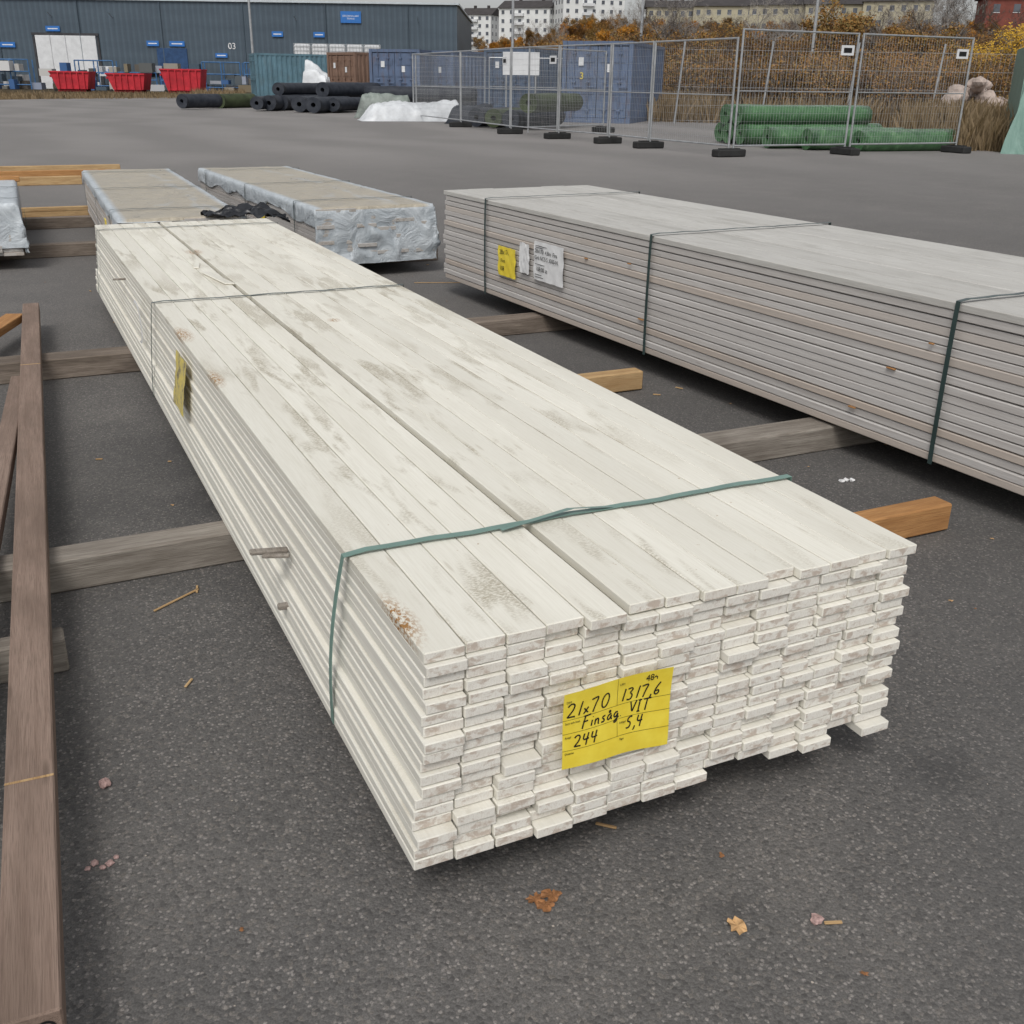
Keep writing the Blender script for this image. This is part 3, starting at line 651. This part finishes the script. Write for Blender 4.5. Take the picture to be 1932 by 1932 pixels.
def lump(name,pts,mat,amp=.5,parent=None,h=.6,seed=0):
    a,b,wd=pts; a=Vector(a);b=Vector(b);d=b-a;L=d.length;d/=L; n_=Vector((-d.y,d.x,0)); V=[];F=[];NU,NV=46,22
    for j in range(NV+1):
        for i in range(NU+1):
            u=i/NU;v=j/NV*2-1; pr=max(0,1-v*v)**.6*min(1,8*u,8*(1-u))
            z=h*pr*(1+amp*noise.noise(Vector((u*L*.8,v*2,seed))))+.09*noise.noise(Vector((u*L*4,v*7,seed)))*min(1,pr*3)
            p=a+d*(L*u)+n_*(wd*v*(1+.3*noise.noise(Vector((u*L*.7,0,seed+4))))); V.append((p.x,p.y,max(z,.01)))
    for j in range(NV):
        for i in range(NU): q=j*(NU+1)+i; F.append((q,q+1,q+NU+2,q+NU+1))
    return mesh_obj(name,V,F,[mat],parent=parent,smooth=True)
mTarpW=flat('white_tarpaulin',(.60,.62,.64),.4,.4,0,.22,2,.03); mTarpG=flat('grey_green_wrapping',(.20,.23,.21),.5,.4,0,.5,1.5,.02)
lump('white_tarpaulin_heap',(gp(17.6,37),gp(23.2,38),.7),mTarpW,.5,None,.62,1)
lump('grey_wrapped_rolls',(gp(17.4,40),gp(20.5,40),.5),mTarpG,.3,None,.75,5)
lump('grey_wrapped_rolls',(gp(22.3,36),gp(24.6,35.5),.6),mGeo,.3,None,.6,7)
lump('white_plastic_bag_heap',(gp(14.8,57),gp(16.3,57),.9),mTarpW,.9,None,1.5,3)
# ------------------------------------------------------------------ red skips
mRed=flat('red_skip_paint',(.46,.022,.035),.5,.35,0,.3,1.5)
def skip(name,az,D,Lk,hk,rot):
    q=at(az,D); e=empty(name,(q.x,q.y,0),rot); W=2.2
    b0,b1=.55,Lk-.25
    prof=[(0.0,hk),(b0,.2),(b1,.2),(Lk,hk)]
    V=[(x,0,z) for x,z in prof]+[(x,W,z) for x,z in prof]
    F=[(0,1,2,3),(7,6,5,4),(0,4,5,1),(1,5,6,2),(2,6,7,3)]
    o=mesh_obj('hull',V,F,[mRed],parent=e); sm=o.modifiers.new('s','SOLIDIFY'); sm.thickness=.05
    rb=[bx((Lk/2,-.05,hk-.05),(Lk/2,.05,.06)),bx((Lk/2,W+.05,hk-.05),(Lk/2,.05,.06))]
    for i in range(5):
        x=b0+.2+(b1-b0-.4)*i/4; rb.append(bx((x,-.07,hk/2+.05),(.05,.05,hk/2-.15)))
    rb.append(bx((Lk/2,.4,.1),(Lk/2-.5,.08,.1))); rb.append(bx((Lk/2,W-.4,.1),(Lk/2-.5,.08,.1)))
    rb.append(bx((-.1,W/2,hk*.75),(.05,.5,.08)))
    boards('ribs',rb,[mRed],e)
    V=[];F=[]
    for y in(.3,W-.3): cyl_between(V,F,(.3,y-.1,.12),(.3,y+.1,.12),.12,.12,10,True)
    mesh_obj('rollers',V,F,[mDark],parent=e)
skip('red_waste_skip',3.0,95,3.3,1.6,-.35); skip('red_waste_skip',5.5,95,3.3,1.5,-.4); skip('red_waste_skip',8.0,95,3.5,1.9,-.4)
# ------------------------------------------------------------------ warehouse
wh=empty('corrugated_warehouse',(1.46,122.1,0),-math.radians(25.76))
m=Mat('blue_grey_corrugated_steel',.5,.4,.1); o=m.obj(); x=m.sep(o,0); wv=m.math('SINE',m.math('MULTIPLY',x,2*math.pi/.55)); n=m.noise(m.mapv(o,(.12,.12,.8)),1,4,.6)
c=m.ramp(n,[(.3,(.068,.095,.122)),(.7,(.095,.13,.162))]); c=m.mix(m.math('MULTIPLY',m.ramp(wv,[(.0,1),(.6,0)]),.35),c,(.045,.06,.08)); m.col(c); m.bump(wv,.5,.05); mWh=m.m  # shade in the rib grooves painted as dark stripes, alongside the bump
mSign=flat('blue_sign',(.03,.16,.48),.5,.4,0,.08,3); mTrim=flat('pale_trim',(.5,.55,.58),.5,.4,0,.1,2); mLow=flat('dark_plinth',(.06,.06,.065),.8,.2,0,.3,1)
W1=45.8; HW=8.1
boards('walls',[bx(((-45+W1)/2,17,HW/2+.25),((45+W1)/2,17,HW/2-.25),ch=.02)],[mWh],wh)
boards('plinth',[bx(((-45+W1)/2,17,.27),((45+W1)/2-.02,17.03,.27),ch=.01)],[mLow],wh)
boards('roof_edge',[bx(((-45+W1)/2,17,HW+.09),((45+W1)/2+.2,17.2,.09),ch=.01)],[mTrim],wh)
V=[];F=[]
for k in range(11):
    xx=-40+8.1*k; cyl_between(V,F,(xx,-.08,0),(xx,-.08,HW-.1),.06,.06,6)
mesh_obj('downpipes',V,F,[mWh],parent=wh)
boards('sliding_doors',[bx((4.1+.75+1.5*i,-.09,2.45),(.735,.05,2.45),ch=.02) for i in range(4)],[mWhiteM],wh)
boards('door_frame',[bx((7.1,-.06,5.02),(3.3,.06,.12)),bx((3.95,-.06,2.4),(.1,.06,2.4)),bx((10.3,-.06,2.4),(.1,.06,2.4))],[mLow],wh)
boards('blue_door',[bx((17.5,-.06,1.95),(1.5,.06,1.95),ch=.02)],[flat('blue_door_paint',(.03,.07,.16))],wh)
mWtxt=flat('white_lettering',(.75,.75,.75))
def wsign(s,z,hw_,hh,txt='',ts=.3):
    box('wall_sign',(s,-.12,z),(hw_,.03,hh),mSign,wh,.005)
    if txt:
        lines=txt.split('\n')
        for i,l in enumerate(lines): text('sign_text',l,ts,(s,-.156,z+(len(lines)/2-i-.85)*ts*1.15),(1,0,0),(0,0,1),mWtxt,wh,.002,'CENTER')
    else: box('sign_line',(s,-.155,z),(hw_*.7,.004,.045),mWtxt,wh,.001)
wsign(35.4,6.9,1.0,.52,'DECORMALLARE\nTOMNA',.21)
for a in ((6.0,5.5,.7,.24),(1.3,4.0,.75,.24),(15.7,4.3,.6,.24),(18.1,4.3,.75,.24),(22.4,3.3,.6,.2),(28.1,5.3,.55,.24),(32.2,5.3,.55,.24)): wsign(*a)
text('sign_text','03',.8,(23.5,-.03,3.9),(1,0,0),(0,0,1),mWtxt,wh,.01,'CENTER')
V=[];F=[]
for s in(6,12,30,42): cyl_between(V,F,(s,-.05,6.6),(s,-.9,6.9),.04,.04,6)
mesh_obj('wall_lamps',V,F,[mSteel],parent=wh)
mBluePal=flat('blue_steel_rack',(.05,.14,.30),.6,.3,0,.3,2)
e=empty('blue_storage_rack_row',(1.46,122.1,0),-math.radians(25.76)); V=[];F=[]
for s0 in range(-14,28,4):
    if 3<s0<9: continue
    hh=rng.choice([1.6,2.2,2.6])
    for xx in(0,1.8,3.6):
        for yy in(-5,-6): cyl_between(V,F,(s0+xx,yy,0),(s0+xx,yy,hh),.06,.06,5)
    for zz in(.4,hh*.6,hh): cyl_between(V,F,(s0,-6,zz),(s0+3.6,-6,zz),.06,.06,5)
mesh_obj('rack_frames',V,F,[mBluePal],parent=e); bl=[]
for i in range(120):
    s=rng.uniform(-14,27); hh=rng.uniform(.12,.45); bl.append(bx((s,rng.uniform(-6.5,-3),hh+rng.choice([0,0,.7,1.2,1.6])),(rng.uniform(.15,.7),.5,hh),side=0,end=0))
mCl=Mat('mixed_stored_goods',.6,.3); rr=mCl.attr(); mCl.col(mCl.ramp(rr,[(.1,(.05,.12,.28)),(.3,(.5,.5,.5)),(.4,(.12,.1,.08)),(.6,(.06,.09,.12)),(.8,(.2,.16,.1)),(.95,(.6,.6,.6))]))
boards('stored_goods',bl,[mCl.m],e)
q=at(5.5,110); e=empty('white_yard_sign',(q.x,q.y,0),-.4); box('board',(0,0,1.7),(1.2,.05,.45),mWhiteM,e); text('sign_text','XENA',.7,(0,-.06,1.45),(1,0,0),(0,0,1),mSign,e,.005,'CENTER')
V=[];F=[]; cyl_between(V,F,(-1,0,0),(-1,0,1.5),.05,.05); cyl_between(V,F,(1,0,0),(1,0,1.5),.05,.05); mesh_obj('legs',V,F,[mSteel],parent=e)
# ------------------------------------------------------------------ street lamps
for az,D,h in ((12.5,74,13),(25.45,62,12),(31.9,66,12),(40.3,58,12)):
    q=at(az,D); e=empty('street_lamp',(q.x,q.y,terr(q.x,q.y)),0); V=[];F=[]
    cyl_between(V,F,(0,0,0),(0,0,h),.09,.055,10); cyl_between(V,F,(0,0,h),(1.1,-.5,h+.25),.04,.04,8); cyl_between(V,F,(0,0,0),(0,0,1.2),.13,.12,10,True)
    mesh_obj('pole',V,F,[mSteel],parent=e); box('lamp_head',(1.3,-.6,h+.25),(.35,.15,.06),mSteel,e,.03)
# ------------------------------------------------------------------ houses on the hill
mPl=flat('white_render',(.72,.73,.72),.8,.2,0,.06,.3); mYel=flat('cream_render',(.44,.40,.29),.85,.2,0,.08,.3); mRoof=flat('dark_roof',(.06,.055,.055),.8,.2,0,.2,.5); mGls=flat('window_glass',(.09,.10,.12),.15,.6,0,.3,.5); mRedH=flat('red_brick_wall',(.20,.065,.05),.85,.2,0,.2,1)
def building(name,az,r,zb,Wd_,Dp,H,rotd,wall,floors,cols,roof='flat',balc=False):
    q=pol(az,r,zb); e=empty(name,(q.x,q.y,zb),-math.radians(az+rotd))
    box('walls',(0,Dp/2,H/2-2),(Wd_/2,Dp/2,H/2+2),wall,e,.05)
    wl=[];wf=[]
    for f in range(floors):
        for c in range(cols):
            x=-Wd_/2+Wd_*(c+.5)/cols; z=H/floors*(f+.55)
            wl.append(bx((x,-.02,z),(.58,.05,.66))); wf.append(bx((x,-.0,z-.76),(.66,.09,.05)))
        nc=max(2,int(Dp/3.5))
        for c in range(nc):
            y=Dp*(c+.5)/nc; z=H/floors*(f+.55)
            for sx in(-1,1): wl.append(bx((sx*(Wd_/2+.02),y,z),(.05,.5,.7)))
    boards('windows',wl,[mGls],e); boards('sills',wf,[mWhiteM],e)
    if roof=='flat':
        boards('roof',[bx((0,Dp/2,H+.2),(Wd_/2+.3,Dp/2+.3,.2)),bx((Wd_*.1,Dp/2,H+1),(1.6,1.5,.8))],[mRoof],e)
    else:
        rh=Dp*.22; o=.6; V=[(-Wd_/2-o,-o,H),(Wd_/2+o,-o,H),(Wd_/2+o,Dp+o,H),(-Wd_/2-o,Dp+o,H),(-Wd_/2-o,Dp/2,H+rh),(Wd_/2+o,Dp/2,H+rh)]
        mesh_obj('roof',V,[(0,1,5,4),(2,3,4,5),(1,2,5),(3,0,4),(0,3,2,1)],[mRoof],parent=e)
        bl=[bx((-Wd_*.2,Dp/2,H+rh),(.5,.5,.9)),bx((Wd_*.25,Dp/2,H+rh),(.5,.5,.9))]; boards('chimneys',bl,[mRoof],e)
    if balc:
        bl=[]
        for f in range(floors): bl.append(bx((-Wd_*.1,-.7,H/floors*(f+.25)),(2.2,.7,.5)))
        boards('balconies',bl,[mWhiteM],e)
A='white_apartment_building'
building(A,23.6,470,15,13,13,11.5,20,mPl,4,4,'gable',True)
building(A,26.0,440,15,21,14,12.5,22,mPl,4,6,'gable',True)
building(A,29.5,430,15,24,15,15.5,-18,mPl,5,7,'flat',True)
Y='cream_terraced_house'
for i,(az,r,zb,H) in enumerate([(33.3,345,15.2,7.2),(35.9,342,15.4,7.2),(38.6,340,15.2,7.6),(41.3,335,15.4,7.2),(44.0,325,15.4,7.2)]): building(Y,az,r,zb,18 if i else 14,10,H,6*(i%3)-4,mYel,2,6,'gable')
building('red_brick_house',49.6,230,8.8,14,10,8,-12,mRedH,2,4,'gable')
# ------------------------------------------------------------------ vegetation
def seg_tree(seed,H,trunk_r,leaf=0,lsize=.16,stems=1,depth=4,mb=None,ml=None,spread=.55,name='tree'):
    r=random.Random(seed);V=[];F=[];LV=[];LF=[]
    def rec(p,d,L,rad,lv):
        k=3 if lv else 5; q=p
        for i in range(k):
            d=(d+Vector((r.gauss(0,.1),r.gauss(0,.1),r.gauss(0,.06)+.03))).normalized(); q2=q+d*(L/k); r0=rad*(1-.6*i/k); r1=rad*(1-.6*(i+1)/k)
            cyl_between(V,F,q,q2,max(r0,.007),max(r1,.006),5 if lv==0 else 3)
            if lv<depth and (lv>0 or i>=1):
                for _ in range(r.choice([1,2,2]) if lv else 3):
                    s=d.orthogonal(); s.rotate(Matrix.Rotation(r.uniform(0,6.28),3,d)); nd=(d*(1-spread)+s*spread*r.uniform(.7,1.2)+Vector((0,0,.18))).normalized()
                    rec(q2,nd,L*r.uniform(.42,.6)*(1-.25*i/k),r1*.55,lv+1)
            q=q2
        if leaf and lv>=depth-1:
            for _ in range(leaf):
                c=q+Vector((r.gauss(0,.3),r.gauss(0,.3),r.gauss(0,.25)))*(H*.09); u=Vector((r.gauss(0,1),r.gauss(0,1),r.gauss(0,1))).normalized(); v=u.orthogonal().normalized()
                s=lsize*r.uniform(.5,1.2); m0=len(LV); LV.extend([c-u*s,c+v*s*.5,c+u*s,c-v*s*.5]); LF.append((m0,m0+1,m0+2,m0+3))
    for s_ in range(stems):
        d=Vector((r.gauss(0,.28),r.gauss(0,.28),1)) if stems>1 else Vector((0,0,1)); rec(Vector((r.gauss(0,.35) if stems>1 else 0,r.gauss(0,.35) if stems>1 else 0,-.2)),d.normalized(),H*(.62 if stems==1 else .5)*r.uniform(.8,1.1),trunk_r,0)
    n=len(V); V2=V+LV; F2=F+[tuple(i+n for i in f) for f in LF]
    me=bpy.data.meshes.new(name); me.from_pydata([tuple(v) for v in V2],[],F2); me.materials.append(mb); me.materials.append(ml or mb)
    me.polygons.foreach_set('material_index',[0]*len(F)+[1]*len(LF)); me.update(); return me
def leafm(name,stops):
    m=Mat(name,.8,.15); geo=m.node('ShaderNodeNewGeometry',out='Random Per Island'); oi=m.node('ShaderNodeObjectInfo',out='Random')
    f=m.math('ADD',m.math('MULTIPLY',geo,.5),m.math('MULTIPLY',oi,.5)); m.col(m.ramp(f,stops)); return m.m
def barkm(name,c):
    m=Mat(name,.9,.1); m.col(c); return m.m
mbk=barkm('dark_bark',(.105,.088,.076)); mbk2=barkm('birch_bark',(.28,.26,.24)); mtw=barkm('brown_twigs',(.16,.12,.09))
mlo=leafm('orange_leaves',[(.1,(.26,.10,.02)),(.5,(.47,.21,.03)),(.9,(.28,.15,.035))]); mly=leafm('yellow_leaves',[(.1,(.44,.25,.03)),(.6,(.54,.34,.045)),(.95,(.34,.16,.03))]); mlb=leafm('brown_leaves',[(.1,(.16,.09,.045)),(.4,(.30,.155,.045)),(.65,(.20,.15,.055)),(.9,(.28,.125,.035))])
T_bare=[seg_tree(s,8,.13,0,0,1,4,mbk if s%2 else mbk2,None,.5) for s in(1,2,3)]
T_brn=[seg_tree(s,7,.12,12,.12,1,3,mbk,mlb,.55) for s in(11,12,13)]
T_or=[seg_tree(s,6,.12,22,.13,2,3,mbk,mlo,.5) for s in(21,22)]
T_ye=[seg_tree(s,5,.07,5,.08,1,3,mbk2,mly,.45) for s in(31,32)]
S_tw=[seg_tree(s,3.0,.022,2,.06,12,2,mtw,mlb,.4) for s in(41,42,43)]
def put(name,me,x,y,s,parent=None,dz=0):
    o=bpy.data.objects.new(name,me); o.location=(x,y,terr(x,y)+dz); o.rotation_euler=(0,0,rng.uniform(0,6.28)); o.scale=(s*rng.uniform(.85,1.15),s*rng.uniform(.85,1.15),s); link(o,parent); return o
th_=empty('shrub_thicket')
for i in range(600):
    az=rng.uniform(30,58); r=rng.uniform(43,95)
    if az<36 and r<52: continue
    if 46<az<50 and r<52: continue
    q=pol(az,r)
    put('shrub',rng.choice(S_tw),q.x,q.y,rng.uniform(.7,1.2)*(1 if r<60 else 1.2),th_)
for i in range(80):
    az=rng.uniform(24.5,34); r=rng.uniform(60,110); q=pol(az,r); put('shrub',rng.choice(S_tw),q.x,q.y,rng.uniform(.9,1.5),th_)
dl=empty('distant_tree_line')
for i in range(90):
    az=rng.uniform(33,58); r=rng.uniform(58,95); q=pol(az,r); put('tree',rng.choice(T_bare+T_brn+T_bare+T_ye),q.x,q.y,rng.uniform(.45,.78),dl,-.1)
for i in range(720):
    az=rng.uniform(23.6,60); r=rng.uniform(88,290) if az>27 else rng.uniform(150,290); q=pol(az,r)
    u=rng.random(); me=rng.choice(T_bare) if u<.18 else (rng.choice(T_brn) if u<.62 else (rng.choice(T_or) if u<.95 else rng.choice(T_ye)))
    put('tree',me,q.x,q.y,rng.uniform(.6,1.1)*(.60 if r<140 else .8),dl,-.3)
for i in range(50):
    az=rng.uniform(31,60); r=rng.uniform(350,420); q=pol(az,r); put('tree',rng.choice(T_bare),q.x,q.y,rng.uniform(1.3,2.0),dl)
for i in range(16):
    az=rng.uniform(22.8,32); r=rng.uniform(380,425); q=pol(az,r); put('tree',rng.choice(T_bare),q.x,q.y,rng.uniform(.8,1.2),dl)
for az,r,s in ((35.3,105,1.0),(36.2,108,1.15),(37,104,.9),(34.6,112,.9),(28.2,150,1.0),(31.5,160,1.0),(30.3,140,.9),(40.6,120,.9),(43.6,130,.9),(27,180,1.0),(45.5,100,.7)):
    q=pol(az,r); put('orange_autumn_tree',rng.choice(T_or),q.x,q.y,s)
for az,r,s in ((45.2,70,.75),(48.0,58,.8),(49.4,60,1.0),(50.4,63,1.0),(42.9,75,.7),(46.8,66,.6)):
    q=pol(az,r); put('yellow_birch_tree',rng.choice(T_ye),q.x,q.y,s)
for az,r,s in ((39.5,90,.9),(43,85,.9),(46.5,80,.9),(49,90,1.0),(41.5,95,1.0),(33,110,.9)):
    q=pol(az,r); put('bare_birch_tree',rng.choice(T_bare),q.x,q.y,s)
V=[];F=[]
def blade(x,y,z,h):
    a=rng.uniform(0,6.28); dx,dy=math.cos(a)*.02,math.sin(a)*.02; lx,ly=rng.gauss(0,.2)*h,rng.gauss(0,.2)*h; k=len(V)
    V.extend([(x-dx,y-dy,z-.05),(x+dx,y+dy,z-.05),(x+lx*.4+dx*.6,y+ly*.4+dy*.6,z+h*.6),(x+lx,y+ly,z+h)]); F.append((k,k+1,k+2)); F.append((k,k+2,k+3))
for i in range(26000):
    az=rng.uniform(32.5,56); r=rng.uniform(40.5,62)
    if az>45: r=rng.uniform(26.5,60)
    q=pol(az,r); blade(q.x,q.y,terr(q.x,q.y),rng.uniform(.3,1.1))
for i in range(5000):
    az=rng.uniform(47.3,56); r=rng.uniform(25.8,31); q=pol(az,r)
    if q.y<16.1 and q.x<20: continue
    blade(q.x,q.y,terr(q.x,q.y),rng.uniform(.2,.8))
for i in range(7000):
    t=rng.random(); az=-2+t*14; r=rng.uniform(66,84)+az*.9; q=pol(az,r); blade(q.x,q.y,-.02,rng.uniform(.1,.35)*(1.8 if az>9.5 else 1))
mgr=leafm('dry_grass_blades',[(.1,(.20,.145,.08)),(.3,(.28,.21,.13)),(.5,(.13,.09,.045)),(.7,(.23,.17,.10))]); mesh_obj('dry_grass',V,F,[mgr])
mRock=flat('boulder_stone',(.40,.33,.29),.9,.2,0,.35,2,.03); e=empty('boulder_pile')
for i in range(60):
    az=rng.uniform(46.3,49.6); k=max(0,1-abs(az-48.0)/1.7); q=pol(az,rng.uniform(42,44)); s=rng.uniform(.16,.36)
    bm=bmesh.new(); bmesh.ops.create_icosphere(bm,subdivisions=2,radius=s)
    for v in bm.verts: v.co*=1+.4*noise.noise(v.co*3+Vector((i*3,0,0))); v.co.z*=.8
    me=bpy.data.meshes.new('boulder'); bm.to_mesh(me); bm.free(); me.materials.append(mRock); o=bpy.data.objects.new('boulder',me); o.location=(q.x,q.y,.3+rng.uniform(0,1.45)*k); link(o,e)
m=Mat('translucent_green_sheet',.4,.4); n=m.noise(m.mapv(m.obj(),(6,6,1)),1,4,.6,.5); m.col(m.ramp(n,[(.3,(.10,.20,.165)),(.7,(.17,.29,.245))])); m.bump(n,.5,.03)
V=[];F=[];NU=20
a=Vector((18.95,15.25,0));b=Vector((24,9.5,0));nn=(b-a).normalized()
for j in range(9):
    for i in range(NU+1):
        z=2.2*j/8; p=a+(b-a)*(i/NU)+nn*(.18*z if i==0 else 0)+Vector((.05*noise.noise(Vector((i*.8,j*.5,0))),.05*noise.noise(Vector((i*.8,j*.5,4))),0)); V.append((p.x+.25*z,p.y+.2*z,z))
for j in range(8):
    for i in range(NU): q=j*(NU+1)+i; F.append((q,q+1,q+NU+2,q+NU+1))
e=empty('green_sheeted_stack'); mesh_obj('sheet',V,F,[m.m],parent=e,smooth=True)
mesh_obj('body',[(19.3,15.3,0),(24.3,9.7,0),(27,12.3,0),(22,17.9,0),(19.9,15.8,2.15),(24.8,10.2,2.15),(27,12.3,2.15),(22,17.9,2.15)],[(0,1,5,4),(1,2,6,5),(2,3,7,6),(3,0,4,7),(4,5,6,7)],[m.m],parent=e)
